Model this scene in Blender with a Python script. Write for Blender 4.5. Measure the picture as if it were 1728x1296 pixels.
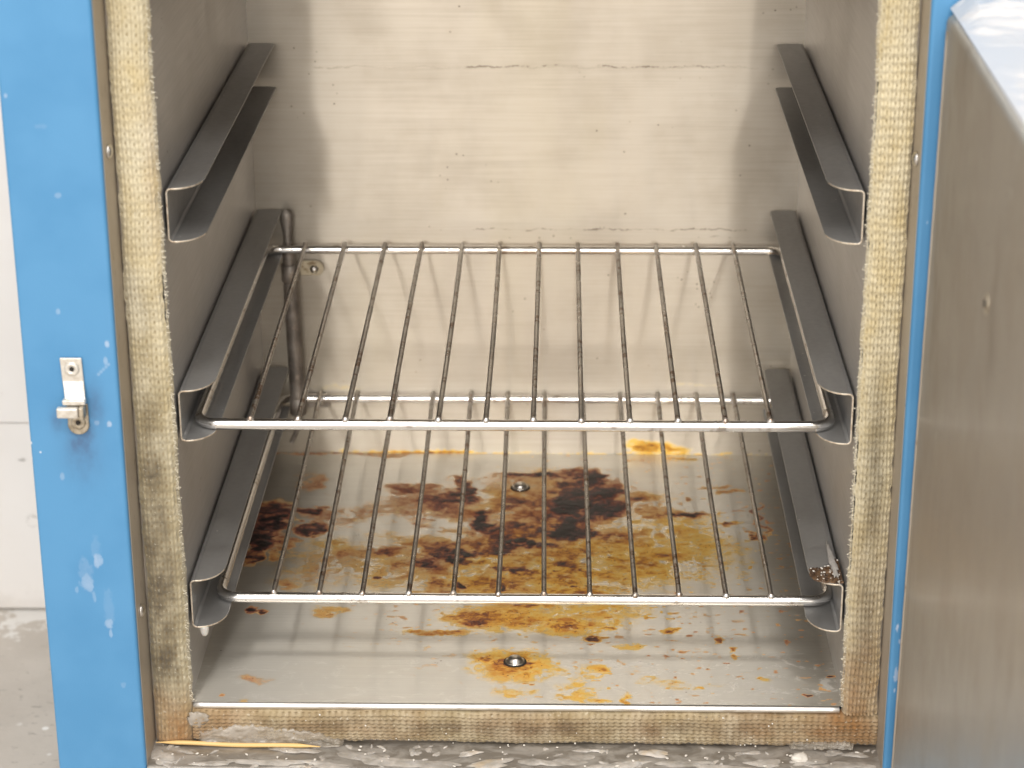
import bpy, bmesh, math, random
import numpy as np
from mathutils import Vector, Matrix, noise as mnoise

for o in list(bpy.data.objects): bpy.data.objects.remove(o)
S = bpy.context.scene
COL = S.collection
random.seed(11)

# ------------------------------------------------------------------ camera
cam_d = bpy.data.cameras.new('camera'); cam = bpy.data.objects.new('camera', cam_d); COL.objects.link(cam)
cam.location = (0.228504, -1.230283, 0.699599)
cam.rotation_mode = 'XYZ'; cam.rotation_euler = (1.193172, 0.004079, 0.022562)
cam_d.sensor_width = 36; cam_d.lens = 80.394; cam_d.clip_start = .05; cam_d.clip_end = 60
cam_d.dof.use_dof = True; cam_d.dof.focus_distance = 1.44; cam_d.dof.aperture_fstop = 8.5
S.camera = cam

# ------------------------------------------------------------------ light: a bright indoor room with ceiling strip lamps
w = bpy.data.worlds.new('World'); S.world = w; w.use_nodes = True
bg = w.node_tree.nodes['Background']; bg.inputs[0].default_value = (1.0, .97, .93, 1); bg.inputs[1].default_value = .55
_nt = w.node_tree; _tc = _nt.nodes.new('ShaderNodeTexCoord'); _sp = _nt.nodes.new('ShaderNodeSeparateXYZ'); _mr = _nt.nodes.new('ShaderNodeMapRange'); _mr.interpolation_type = 'SMOOTHSTEP'
_nt.links.new(_tc.outputs['Generated'], _sp.inputs[0]); _nt.links.new(_sp.outputs['Z'], _mr.inputs[0])        # pale ceiling over paler walls
for _i, _v in ((1, -.05), (2, .75), (3, .92), (4, 1.05)): _mr.inputs[_i].default_value = _v
_nt.links.new(_mr.outputs[0], bg.inputs[1])
def area(name, loc, target, sx, sy, watts, col=(1, .96, .9)):
    l = bpy.data.lights.new(name, 'AREA'); l.shape = 'RECTANGLE'; l.size = sx; l.size_y = sy; l.energy = watts; l.color = col
    o = bpy.data.objects.new(name, l); COL.objects.link(o); o.location = loc
    o.rotation_euler = (Vector(target) - Vector(loc)).to_track_quat('-Z', 'Y').to_euler(); return o
area('ceiling_lamp_near', (0.05, -1.75, 2.3), (.2, .1, .1), 1.9, .45, 36)
area('ceiling_lamp_far', (-.5, -8.0, 2.4), (.2, .3, .2), 3.6, .7, 300)
area('ceiling_lamp_above', (.3, -.62, 2.3), (.2, .0, .1), 1.2, .15, 14)
S.view_settings.view_transform = 'Standard'; S.view_settings.look = 'None'
S.view_settings.exposure = -.05; S.view_settings.gamma = 1; S.view_settings.use_curve_mapping = False
S.render.engine = 'CYCLES'
S.cycles.use_denoising = True
S.cycles.max_bounces = 12; S.cycles.glossy_bounces = 8; S.cycles.diffuse_bounces = 4
S.cycles.sample_clamp_indirect = 6; S.cycles.caustics_reflective = True

# ------------------------------------------------------------------ object helpers
def tag(o, label=None, cat=None, group=None, kind=None):
    if label: o['label'] = label
    if cat: o['category'] = cat
    if group: o['group'] = group
    if kind: o['kind'] = kind
    return o
def empty(name, loc=(0, 0, 0)):
    o = bpy.data.objects.new(name, None); o.empty_display_size = .02; COL.objects.link(o); o.location = loc; return o
def link(name, me, mat=None, parent=None, smooth=False):
    o = bpy.data.objects.new(name, me); COL.objects.link(o)
    if mat: me.materials.append(mat)
    if parent:
        o.parent = parent
        # things here sit unrotated, so a plain offset keeps the child where its mesh says
        o.matrix_parent_inverse = parent_world(parent).inverted()
    if smooth:
        for p in me.polygons: p.use_smooth = True
    return o
def parent_world(o):
    m = o.matrix_parent_inverse @ o.matrix_basis if o.parent else o.matrix_basis.copy()
    return parent_world(o.parent) @ m if o.parent else m
def from_bm(name, bm, mat=None, parent=None, smooth=False):
    me = bpy.data.meshes.new(name); bm.to_mesh(me); bm.free(); return link(name, me, mat, parent, smooth)
def add_box(bm, x0, x1, y0, y1, z0, z1, bev=0, seg=2):
    r = bmesh.ops.create_cube(bm, size=1)
    for v in r['verts']:
        v.co = Vector(((x0 + x1) / 2 + v.co.x * (x1 - x0), (y0 + y1) / 2 + v.co.y * (y1 - y0), (z0 + z1) / 2 + v.co.z * (z1 - z0)))
    if bev:
        es = list({e for v in r['verts'] for e in v.link_edges})
        bmesh.ops.bevel(bm, geom=es, offset=bev, segments=seg, affect='EDGES', profile=.5)
def sweep(bm, pts, radii, n=12, closed=False, cap=True):
    """round tube through pts; radii one number or one per point, each may be (ru, rv)"""
    P = [Vector(p) for p in pts]; N = len(P)
    if not isinstance(radii, (list, tuple)): radii = [radii] * N
    T = []
    for i in range(N):
        a = P[(i - 1) % N] if closed or i > 0 else P[i]; b = P[(i + 1) % N] if closed or i < N - 1 else P[i]
        T.append((b - a).normalized())
    up = Vector((0, 0, 1)) if abs(T[0].z) < .9 else Vector((0, 1, 0))
    u = (up - T[0] * up.dot(T[0])).normalized(); rings = []
    for i in range(N):
        u = (u - T[i] * u.dot(T[i])).normalized(); v = T[i].cross(u)
        r = radii[i]; ru, rv = r if isinstance(r, (list, tuple)) else (r, r)
        rings.append([bm.verts.new(P[i] + u * (ru * math.cos(2 * math.pi * k / n)) + v * (rv * math.sin(2 * math.pi * k / n))) for k in range(n)])
    M = N if closed else N - 1
    for i in range(M):
        A, B = rings[i], rings[(i + 1) % N]
        for k in range(n):
            f = bm.faces.new((A[k], A[(k + 1) % n], B[(k + 1) % n], B[k])); f.smooth = True
    if cap and not closed:
        bm.faces.new(rings[0]); bm.faces.new(rings[-1][::-1])
def rod(bm, a, b, r, n=10, ends=True):
    """straight wire with rounded ends"""
    a = Vector(a); b = Vector(b); d = (b - a).normalized(); pts = []; rs = []
    if ends:
        for t in (5, 30, 60): pts.append(a + d * r * (1 - math.sin(math.radians(t)))) ; rs.append(r * math.sin(math.radians(t)) if t > 5 else r * .2)
    pts.append(a + d * r); rs.append(r)
    for k in range(1, 8): pts.append(a.lerp(b, k / 8)); rs.append(r)
    pts.append(b - d * r); rs.append(r)
    if ends:
        for t in (60, 30, 5): pts.append(b - d * r * (1 - math.sin(math.radians(t)))); rs.append(r * math.sin(math.radians(t)) if t > 5 else r * .2)
    sweep(bm, pts, rs, n)
def lathe(bm, prof, origin, axis, n=20):
    """prof: (radius, height) pairs along axis"""
    axis = Vector(axis).normalized(); q = Vector((0, 0, 1)).rotation_difference(axis); o = Vector(origin); rings = []
    for r, h in prof:
        rings.append([bm.verts.new(o + q @ Vector((r * math.cos(2 * math.pi * k / n), r * math.sin(2 * math.pi * k / n), h))) for k in range(n)])
    for A, B in zip(rings, rings[1:]):
        for k in range(n):
            f = bm.faces.new((A[k], A[(k + 1) % n], B[(k + 1) % n], B[k])); f.smooth = True
    bm.faces.new(rings[0][::-1]); bm.faces.new(rings[-1])
def grid_mesh(name, X, Y, Z, attrs=None, flip=False):
    """mesh from 2-D arrays of positions, with float point attributes"""
    nv, nu = X.shape; me = bpy.data.meshes.new(name)
    co = np.stack([X, Y, Z], -1).reshape(-1, 3).astype(np.float32)
    i = np.arange(nv * nu).reshape(nv, nu)
    q = np.stack([i[:-1, :-1], i[:-1, 1:], i[1:, 1:], i[1:, :-1]], -1).reshape(-1, 4)
    if flip: q = q[:, ::-1]
    me.vertices.add(len(co)); me.vertices.foreach_set('co', co.ravel())
    me.loops.add(q.size); me.loops.foreach_set('vertex_index', np.ascontiguousarray(q).ravel().astype(np.int32))
    me.polygons.add(len(q)); me.polygons.foreach_set('loop_start', np.arange(0, q.size, 4, dtype=np.int32))
    me.update(calc_edges=True)
    me.polygons.foreach_set('use_smooth', np.ones(len(q), dtype=bool))
    for k, a in (attrs or {}).items():
        at = me.attributes.new(k, 'FLOAT', 'POINT'); at.data.foreach_set('value', a.reshape(-1).astype(np.float32))
    me.update(); return me

# numpy value noise, for stains, grime and knitted cloth
def vnoise(x, y, seed=0):
    rng = np.random.RandomState(seed); tab = rng.rand(256, 256)
    xi = np.floor(x).astype(int); yi = np.floor(y).astype(int); fx = x - xi; fy = y - yi
    fx = fx * fx * (3 - 2 * fx); fy = fy * fy * (3 - 2 * fy)
    g = lambda a, b: tab[a & 255, b & 255]
    return (g(xi, yi) * (1 - fx) + g(xi + 1, yi) * fx) * (1 - fy) + (g(xi, yi + 1) * (1 - fx) + g(xi + 1, yi + 1) * fx) * fy
def fbm(x, y, seed=0, octv=4, gain=.5):
    s = 0; a = 1; t = 0
    for o in range(octv):
        s = s + a * vnoise(x * 2 ** o + 17.3 * o, y * 2 ** o + 9.1 * o, seed + o); t += a; a *= gain
    return s / t
def blobs_field(X, Y, blobs, seed, warp=.006, fine=.002, sx=60, sy=90):
    wx = (fbm(X * sx, Y * sy, seed, 4) - .5) * 2 * warp * 1.6 + (fbm(X * 400, Y * 500, seed + 7, 2) - .5) * 2 * fine
    wy = (fbm(X * sx, Y * sy, seed + 20, 4) - .5) * 2 * warp + (fbm(X * 400, Y * 500, seed + 27, 2) - .5) * 2 * fine
    T = np.zeros_like(X); H = np.zeros_like(X); Wt = np.full_like(X, 1e-6)
    for (bx, by, rx, ry, a, h) in blobs:
        k = min(1., max(rx, ry) / .02 + .25)
        d = np.sqrt(((X + wx * k - bx) / rx) ** 2 + ((Y + wy * k - by) / ry) ** 2)
        soft = .8 if a > .6 else 1.0
        m = np.clip((1.15 - d) / soft + .1, 0, 1); m = m * m * (3 - 2 * m)
        if a < 0: T = np.maximum(T + a * m, 0)
        else: T = np.maximum(T, a * m) + .05 * np.minimum(T, a * m)
        H += m * abs(a) * h; Wt += m * abs(a)
    return T, H / Wt

# ------------------------------------------------------------------ node helper
class G:
    def __init__(s, name):
        s.m = bpy.data.materials.new(name); s.m.use_nodes = True; s.nt = s.m.node_tree
        s.b = s.nt.nodes['Principled BSDF']; s.tc = None
    def n(s, t, **k):
        x = s.nt.nodes.new(t)
        for a, b in k.items(): setattr(x, a, b)
        return x
    def put(s, sock, v):
        if isinstance(v, (int, float)): sock.default_value = v
        elif isinstance(v, (tuple, list)): sock.default_value = v if len(v) != 3 or sock.type != 'RGBA' else (*v, 1)
        else: s.nt.links.new(v, sock)
    def set(s, **k):
        for a, v in k.items(): s.put(s.b.inputs[a.replace('_', ' ')], v)
    def co(s):
        if not s.tc: s.tc = s.n('ShaderNodeTexCoord').outputs['Object']
        return s.tc
    def xyz(s):
        x = s.n('ShaderNodeSeparateXYZ'); s.put(x.inputs[0], s.co()); return x.outputs
    def map(s, scale, loc=(0, 0, 0)):
        x = s.n('ShaderNodeMapping'); s.put(x.inputs[0], s.co()); x.inputs['Scale'].default_value = scale; x.inputs['Location'].default_value = loc; return x.outputs[0]
    def noise(s, scale=(1, 1, 1), detail=3, rough=.55, loc=(0, 0, 0), dist=0):
        x = s.n('ShaderNodeTexNoise'); s.put(x.inputs['Vector'], s.map(scale, loc)); x.inputs['Scale'].default_value = 1
        x.inputs['Detail'].default_value = detail; x.inputs['Roughness'].default_value = rough; x.inputs['Distortion'].default_value = dist
        return x.outputs['Fac']
    def vor(s, scale, loc=(0, 0, 0), rnd=1):
        x = s.n('ShaderNodeTexVoronoi'); s.put(x.inputs['Vector'], s.map(scale, loc)); x.inputs['Scale'].default_value = 1; x.inputs['Randomness'].default_value = rnd
        return x.outputs
    def math(s, op, a, b=0., c=0., clamp=False):
        x = s.n('ShaderNodeMath', operation=op, use_clamp=clamp); s.put(x.inputs[0], a); s.put(x.inputs[1], b); s.put(x.inputs[2], c); return x.outputs[0]
    def ss(s, v, lo, hi, a=0., b=1.):
        x = s.n('ShaderNodeMapRange', interpolation_type='SMOOTHSTEP')
        for k, q in zip((0, 1, 2, 3, 4), (v, lo, hi, a, b)): s.put(x.inputs[k], q)
        return x.outputs[0]
    def lin(s, v, lo, hi, a=0., b=1.):
        x = s.n('ShaderNodeMapRange')
        for k, q in zip((0, 1, 2, 3, 4), (v, lo, hi, a, b)): s.put(x.inputs[k], q)
        return x.outputs[0]
    def mix(s, f, a, b, mode='MIX'):
        x = s.n('ShaderNodeMix', data_type='RGBA', blend_type=mode); s.put(x.inputs[0], f); s.put(x.inputs[6], a); s.put(x.inputs[7], b); return x.outputs[2]
    def ramp(s, v, stops):
        x = s.n('ShaderNodeValToRGB'); e = x.color_ramp.elements
        while len(e) < len(stops): e.new(.5)
        for q, (p, c) in zip(e, stops): q.position = p; q.color = (*c, 1)
        s.put(x.inputs[0], v); return x.outputs[0]
    def attr(s, name):
        x = s.n('ShaderNodeAttribute', attribute_name=name); return x.outputs['Fac']
    def bump(s, h, strength, dist=.001, normal=None):
        x = s.n('ShaderNodeBump'); x.inputs['Strength'].default_value = strength; x.inputs['Distance'].default_value = dist
        s.put(x.inputs['Height'], h)
        if normal: s.put(x.inputs['Normal'], normal)
        return x.outputs[0]

# ------------------------------------------------------------------ materials
def sc(grain, along, across):
    """noise scale stretched along the grain axis (0,1,2)"""
    return tuple(along if i == grain else across for i in range(3))
def brushed(name, grain, tangent, base=(.60, .565, .51), rough=.40, aniso=.72, dirt=.25, extra=None, gl=.6, gro=.21, ga=.9, metal=1., streak=.30):
    g = G(name)
    fine = g.noise(sc(grain, 14, 900), 3, .6); mid = g.noise(sc(grain, 3, 120), 3, .6, (3, 1, 7)); blot = g.noise((16, 16, 16), 4, .6, (5, 2, 9))
    c = g.mix(g.lin(fine, .3, .7, 0, streak), base, tuple(x * .72 for x in base))
    c = g.mix(g.ss(blot, .42, .72, 0, dirt), c, (base[0] * .72, base[1] * .66, base[2] * .56))
    c = g.mix(g.ss(mid, .55, .75, 0, streak * .7), c, tuple(min(1, x * 1.18) for x in base))
    sp = g.vor((140, 140, 140)); spn = g.noise((30, 30, 30), 2, .5, (1, 8, 3))
    speck = g.math('MULTIPLY', g.ss(sp[0], .07, .13, 1, 0), g.ss(spn, .58, .66))
    c = g.mix(g.math('MULTIPLY', speck, .7), c, (.10, .07, .05))
    r = g.math('ADD', g.lin(fine, .3, .7, rough - .07, rough + .07), g.ss(blot, .4, .7, 0, .09))
    met = metal
    nrm = g.bump(g.math('ADD', g.math('MULTIPLY', fine, .5), mid), .12, .0006)
    g.set(Base_Color=c, Metallic=met, Roughness=r, Normal=nrm, Anisotropic=aniso)
    x = g.n('ShaderNodeCombineXYZ')
    for i in range(3): x.inputs[i].default_value = tangent[i]
    g.put(g.b.inputs['Tangent'], x.outputs[0])
    if extra: extra(g, c, r)
    # the polish between the scratches: mirror-sharp across the grain, smeared along the other way
    q = g.n('ShaderNodeBsdfAnisotropic'); bl = g.b.inputs['Base Color'].links[0].from_socket; g.put(q.inputs['Color'], bl)
    q.inputs['Roughness'].default_value = gro; q.inputs['Anisotropy'].default_value = ga
    t = g.n('ShaderNodeCombineXYZ'); t.inputs[grain].default_value = 1; g.put(q.inputs['Tangent'], t.outputs[0])
    nl = g.b.inputs['Normal'].links[0].from_socket
    ml = g.b.inputs['Metallic'].links
    mx = g.n('ShaderNodeMixShader'); g.put(mx.inputs[0], g.math('MULTIPLY', g.ss(ml[0].from_socket, .5, .86), gl) if ml else gl)
    g.nt.links.new(g.b.outputs[0], mx.inputs[1]); g.nt.links.new(q.outputs[0], mx.inputs[2])
    g.nt.links.new(mx.outputs[0], g.nt.nodes['Material Output'].inputs[0])
    return g.m

STAIN = [(0, (.66, .625, .57)), (.11, (.71, .59, .39)), (.27, (.80, .53, .13)), (.44, (.70, .34, .040)), (.60, (.36, .125, .024)), (.75, (.15, .046, .026)), (.88, (.056, .022, .022)), (1, (.018, .011, .010))]
STAIN_B = [(0, (.66, .625, .57)), (.13, (.66, .53, .39)), (.30, (.62, .38, .205)), (.46, (.47, .205, .095)), (.62, (.27, .088, .052)), (.76, (.105, .038, .034)), (.89, (.048, .020, .021)), (1, (.016, .011, .011))]
def stain_layer(g, c, r):
    T = g.attr('stain'); H = g.attr('hue')
    n1 = g.noise((190, 260, 190), 6, .68, (2, 4, 1), .6); n2 = g.noise((42, 60, 42), 4, .6, (7, 1, 3), .8); fl = g.vor((330, 420, 330), (0, 3, 0))
    t = g.math('MULTIPLY', T, g.math('ADD', g.lin(n1, .25, .75, .48, 1.34), g.lin(n2, .3, .7, -.25, .25)))
    dots = g.math('MULTIPLY', g.ss(fl[0], .10, .22, .55, 0), g.ss(T, .12, .35)); dots = g.math('MULTIPLY', dots, g.ss(n2, .42, .58))
    t = g.math('ADD', t, dots, clamp=True)
    sc_ = g.mix(H, g.ramp(t, STAIN_B), g.ramp(t, STAIN))
    cover = g.ss(t, .02, .24)
    n4 = g.noise((34, 52, 34), 5, .68, (3, 9, 2), .7); n5 = g.noise((70, 110, 70), 5, .7, (9, 2, 5), .4)
    sc_ = g.mix(g.math('MULTIPLY', g.ss(n4, .50, .66, 0, .85), g.ss(t, .12, .35)), sc_, g.mix(1., sc_, (.66, .44, .42), 'MULTIPLY'))      # redder, older varnish in patches
    sc_ = g.mix(g.math('MULTIPLY', g.ss(n5, .54, .68, 0, .8), g.ss(t, .62, .40)), sc_, (.78, .60, .30))          # rubbed thin places
    n3 = g.noise((55, 85, 55), 5, .7, (6, 6, 2), .6); x, y, z = g.xyz()[:3]
    chalk = g.math('MULTIPLY', g.ss(n3, .52, .66), g.math('MULTIPLY', g.ss(y, .10, .04, 0, .6), g.ss(x, .16, .30, .35, 1)))   # limescale by the mouth
    c = g.mix(chalk, c, (.80, .775, .73))
    c2 = g.mix(cover, c, sc_)
    g.set(Base_Color=c2, Metallic=g.math('MULTIPLY', g.ss(t, .10, .42, .86, .06), g.lin(chalk, 0, 1, 1, .5)), Roughness=g.math('ADD', g.ss(t, .05, .4, 0, .1), g.math('MULTIPLY', r, g.ss(t, .4, .9, 1, .75))))
    nb = g.bump(g.math('MULTIPLY', g.ss(t, .3, .9), n1), .45, .0012); g.put(g.b.inputs['Normal'], nb)
M = {}
M['floor_pan'] = brushed('stained_floor_steel', 0, (0, 1, 0), base=(.70, .665, .60), rough=.45, aniso=.5, extra=stain_layer, gl=.4, gro=.25, ga=.85)
def wall_extra(g, c, r):
    x, y, z = g.xyz()[:3]
    nz = g.noise((60, 60, 60), 4, .7, (1, 1, 4)); ng = g.noise((45, 45, 200), 4, .7, (8, 2, 2)); nt = g.noise((300, 300, 300), 2, .6)
    col = c
    def line(z0, x0, x1, wd, amt, thr, col):
        d = g.math('ABSOLUTE', g.math('SUBTRACT', z, g.math('ADD', z0, g.lin(nz, .3, .7, -.0014, .0014))))
        m = g.ss(d, wd * .35, wd, 1, 0)
        m = g.math('MULTIPLY', m, g.math('MULTIPLY', g.ss(x, x0, x0 + .004), g.ss(x, x1 - .004, x1, 1, 0)))
        m = g.math('MULTIPLY', m, g.ss(g.math('ADD', g.math('MULTIPLY', ng, .6), g.math('MULTIPLY', nt, .4)), thr, thr + .07, .12, 1))
        return g.mix(g.math('MULTIPLY', m, amt), col, (.09, .055, .035))
    col = line(.3044, 0.155, .345, .0008, .62, .47, col); col = line(.3030, .045, .075, .0005, .3, .40, col)
    col = line(.3036, .045, .37, .0005, .13, .34, col)
    col = line(.1815, .1596, .366, .0006, .7, .47, col); col = line(.1765, .335, .362, .0005, .5, .52, col)
    # soft brown haze of old splashes and the seam's own grime
    T = g.attr('stain'); n1 = g.noise((150, 150, 340), 4, .65, (2, 4, 1), .5)
    t = g.math('MULTIPLY', T, g.lin(n1, .3, .7, .4, 1.3), clamp=True)
    col = g.mix(g.ss(t, .02, .16), col, g.ramp(t, STAIN))
    yel = g.noise((14, 14, 3.5), 3, .5, (4, 0, 2)); col = g.mix(g.ss(yel, .5, .72, 0, .2), col, (.56, .50, .36))
    g.set(Base_Color=col, Metallic=g.ss(t, .1, .6, 1, .3))
M['back_wall'] = brushed('brushed_back_wall_steel', 0, (0, 0, 1), base=(.565, .51, .435), rough=.50, aniso=.5, dirt=.16, extra=wall_extra, gl=.36, gro=.235, streak=.16)
M['side_wall'] = brushed('side_wall_steel', 1, (0, 0, 1), base=(.66, .65, .645), rough=.42, aniso=.6, dirt=.12, gl=.35, metal=.66)
M['ceiling_panel'] = brushed('ceiling_steel', 0, (0, 1, 0), base=(.55, .52, .47), rough=.4, aniso=.5)
g = G('rail_steel'); n1 = g.noise((30, 8, 30), 3, .6); n2 = g.noise((260, 260, 260), 3, .6); sp = g.vor((110, 90, 110)); gt = g.noise((26, 26, 26), 2, .5, (4, 4, 4))
c = g.mix(g.ss(n1, .35, .7), (.375, .372, .370), (.315, .309, .304)); c = g.mix(g.math('MULTIPLY', g.ss(sp[0], .035, .07, 1, 0), g.ss(gt, .56, .62)), c, (.75, .72, .68))
g.set(Base_Color=c, Metallic=.65, Roughness=g.ss(n2, .35, .7, .40, .50), Normal=g.bump(n2, .06, .0005)); M['rail'] = g.m
g = G('cut_sheet_edge'); n1 = g.noise((300, 300, 300), 3, .6); g.set(Base_Color=g.mix(g.ss(n1, .45, .65, 0, .6), (.80, .72, .60), (.42, .30, .19)), Metallic=.7, Roughness=.45); M['cut'] = g.m
g = G('return_strip_steel'); n1 = g.noise((25, 25, 8), 4, .6); n2 = g.noise((250, 250, 120), 3, .6)
c = g.mix(g.ss(n1, .35, .7), (.47, .42, .36), (.40, .345, .285)); c = g.mix(g.ss(n2, .62, .72, 0, .6), c, (.2, .15, .1))
g.set(Base_Color=c, Metallic=.35, Roughness=.45); M['strip'] = g.m
def door_extra(g, c, r):
    n = g.noise((9, 9, 9), 3, .5, (1, 5, 2)); n2 = g.noise((2, 4, 13), 3, .5, (1, 2, 2))
    fine = g.noise((500, 500, 10), 3, .6)
    fl = g.vor((60, 60, 26), (2, 2, 2)); fg = g.noise((9, 9, 6), 3, .6, (2, 7, 2)); sm = g.noise((20, 20, 7), 4, .65, (6, 1, 2))
    c = g.mix(g.math('MULTIPLY', g.ss(fl[0], .05, .14, 1, 0), g.ss(fg, .52, .6)), c, (.80, .78, .75)); c = g.mix(g.ss(sm, .56, .70, 0, .45), c, (.36, .315, .26))
    g.set(Base_Color=c)
    g.put(g.b.inputs['Normal'], g.bump(g.math('ADD', g.math('MULTIPLY', fine, .04), g.math('ADD', n, g.math('MULTIPLY', n2, .8))), .6, .004))
M['door_panel'] = brushed('door_panel_steel', 2, (0, 1, 0), base=(.58, .54, .48), rough=.38, aniso=.6, dirt=.35, metal=.85, gl=.42, extra=door_extra)
g = G('chrome_wire'); nn = g.noise((90, 90, 90), 4, .65); n2 = g.noise((12, 12, 12), 3, .6, (3, 3, 1))
g.set(Base_Color=g.mix(g.ss(nn, .56, .66, 0, .6), (.80, .79, .78), (.30, .23, .17)), Metallic=1., Roughness=g.math('ADD', g.ss(nn, .4, .7, .10, .22), g.ss(n2, .4, .7, 0, .10)))
M['chrome'] = g.m
g = G('worn_wire'); nn = g.noise((160, 160, 160), 4, .7); n2 = g.noise((16, 16, 16), 3, .6, (3, 3, 1))
rz = g.noise((18, 26, 18), 3, .6, (8, 2, 2)); g.set(Base_Color=g.mix(g.math('MULTIPLY', g.ss(nn, .46, .60), g.ss(rz, .42, .62, .25, 1)), (.44, .42, .395), (.17, .10, .06)), Metallic=.95, Roughness=g.ss(n2, .35, .7, .24, .42))
M['bar'] = g.m
g = G('weld_nub'); nn = g.noise((260, 260, 260), 3, .6); g.set(Base_Color=g.mix(g.ss(nn, .46, .6, 0, .8), (.74, .72, .70), (.30, .20, .13)), Metallic=.9, Roughness=.32); M['nub'] = g.m

g = G('blue_enamel'); op = g.noise((900, 900, 900), 2, .5); pt = g.noise((22, 22, 22), 3, .5)
sp = g.vor((120, 120, 120)); gate = g.noise((24, 24, 24), 2, .5, (9, 9, 1))
blue = g.mix(g.ss(pt, .35, .65), (.072, .245, .468), (.085, .268, .498))
white = g.math('MULTIPLY', g.ss(sp[0], .08, .14, 1, 0), g.ss(gate, .66, .69))
c = g.mix(g.math('MULTIPLY', white, .8), blue, (.75, .76, .80))
dr = g.attr('drip'); gr = g.attr('grime'); nd = g.noise((200, 200, 120), 3, .6)
c = g.mix(g.math('MULTIPLY', dr, g.lin(nd, .3, .7, .55, 1.)), c, (.62, .66, .76)); c = g.mix(g.math('MULTIPLY', gr, g.lin(nd, .3, .7, .5, 1.)), c, (.060, .10, .20))
g.set(Base_Color=c, Roughness=g.lin(pt, .3, .7, .42, .52), Normal=g.bump(op, .12, .0005), Specular_IOR_Level=.45); M['blue'] = g.m

g = G('fibreglass_knit')
v = g.attr('v'); u = g.attr('u'); pit = g.attr('pit')
n1 = g.noise((70, 70, 40), 4, .6); n2 = g.noise((500, 500, 500), 2, .6); n3 = g.noise((22, 22, 12), 3, .6, (2, 9, 4))
base = g.mix(g.ss(n1, .35, .7), (.66, .59, .42), (.61, .51, .30))
base = g.mix(g.ss(n3, .45, .7, 0, .5), base, (.66, .62, .50))
gm = g.attr('grime'); rs = g.attr('rust')
base = g.mix(g.math('MULTIPLY', gm, g.ss(n1, .25, .7, .5, 1.)), base, (.115, .095, .068))
base = g.mix(g.math('MULTIPLY', rs, g.ss(n3, .3, .65, .5, 1.)), base, (.28, .135, .045))
base = g.mix(g.math('MULTIPLY', pit, .68), base, (.16, .11, .05))
base = g.mix(g.ss(n2, .62, .72, 0, .3), base, (.78, .74, .62)); base = g.mix(g.ss(n2, .40, .30, 0, .3), base, (.25, .20, .12))
g.set(Base_Color=base, Roughness=.85, Normal=g.bump(n2, .5, .0005), Sheen_Weight=.25, Specular_IOR_Level=.2); M['knit'] = g.m
g = G('loose_fibreglass'); g.set(Base_Color=(.80, .75, .62), Roughness=.7); M['fibre'] = g.m

g = G('grimy_sill_steel')
n1 = g.noise((45, 90, 45), 5, .65, (1, 3, 3), .7); n2 = g.noise((160, 160, 160), 3, .6)
c = g.mix(g.ss(n1, .40, .62), (.29, .265, .235), (.46, .43, .395)); c = g.mix(g.ss(n2, .58, .72, 0, .4), c, (.20, .16, .12))
g.set(Base_Color=c, Metallic=.45, Roughness=g.ss(n1, .4, .6, .35, .55), Normal=g.bump(n1, .2, .001)); M['sill'] = g.m
g = G('dried_glue'); n1 = g.noise((110, 110, 110), 4, .65); n2 = g.noise((35, 35, 35), 3, .6)
c = g.mix(g.ss(n1, .35, .7), (.66, .61, .56), (.46, .42, .37)); c = g.mix(g.ss(n2, .6, .7, 0, .5), c, (.55, .40, .22))
g.set(Base_Color=c, Roughness=.34, Subsurface_Weight=.25, Subsurface_Scale=.003, Subsurface_Radius=(1, .8, .6), Normal=g.bump(n1, .4, .001), Alpha=g.ss(n2, .35, .65, .55, .95)); M['glue'] = g.m
g = G('thin_glue_sheet'); n1 = g.noise((70, 70, 70), 4, .65); n2 = g.noise((30, 30, 60), 3, .6)
g.set(Base_Color=g.mix(g.ss(n1, .4, .65), (.56, .51, .45), (.42, .36, .28)), Roughness=.22, Alpha=g.ss(n2, .3, .7, .35, .8), Normal=g.bump(n1, .6, .0015)); M['sheet'] = g.m
g = G('pale_crumb'); g.set(Base_Color=(.74, .70, .64), Roughness=.6); M['crumb'] = g.m
g = G('pale_wood'); n1 = g.noise((20, 500, 500), 3, .6)
g.set(Base_Color=g.mix(n1, (.72, .46, .16), (.80, .56, .26)), Roughness=.6, Normal=g.bump(n1, .3, .0004)); M['wood'] = g.m
g = G('zinc_catch'); n1 = g.noise((160, 160, 160), 4, .65); n2 = g.noise((50, 50, 50), 3, .6)
g.set(Base_Color=g.mix(g.ss(n1, .45, .68, 0, .6), (.70, .67, .62), (.46, .40, .32)), Metallic=.55, Roughness=g.ss(n2, .35, .7, .35, .5), Normal=g.bump(n1, .3, .0006)); M['zinc'] = g.m
g = G('dull_catch_plate'); n1 = g.noise((200, 200, 200), 4, .65)
g.set(Base_Color=g.mix(g.ss(n1, .4, .65), (.48, .42, .33), (.30, .25, .18)), Metallic=.6, Roughness=.5, Normal=g.bump(n1, .3, .0006)); M['dull'] = g.m
g = G('dark_hole'); g.set(Base_Color=(.02, .017, .015), Roughness=.8); M['hole'] = g.m
g = G('bright_steel'); n1 = g.noise((200, 200, 200), 3, .6); g.set(Base_Color=g.mix(g.ss(n1, .5, .7, 0, .5), (.68, .66, .63), (.35, .28, .2)), Metallic=1., Roughness=.28); M['screw'] = g.m
g = G('worn_lip'); n1 = g.noise((60, 200, 200), 3, .6); g.set(Base_Color=g.mix(g.ss(n1, .55, .7, 0, .5), (.82, .80, .77), (.5, .42, .33)), Metallic=.9, Roughness=.38); M['lip'] = g.m
g = G('tarnished_copper'); n1 = g.noise((60, 60, 45), 4, .65); n2 = g.noise((260, 260, 200), 3, .6)
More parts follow.
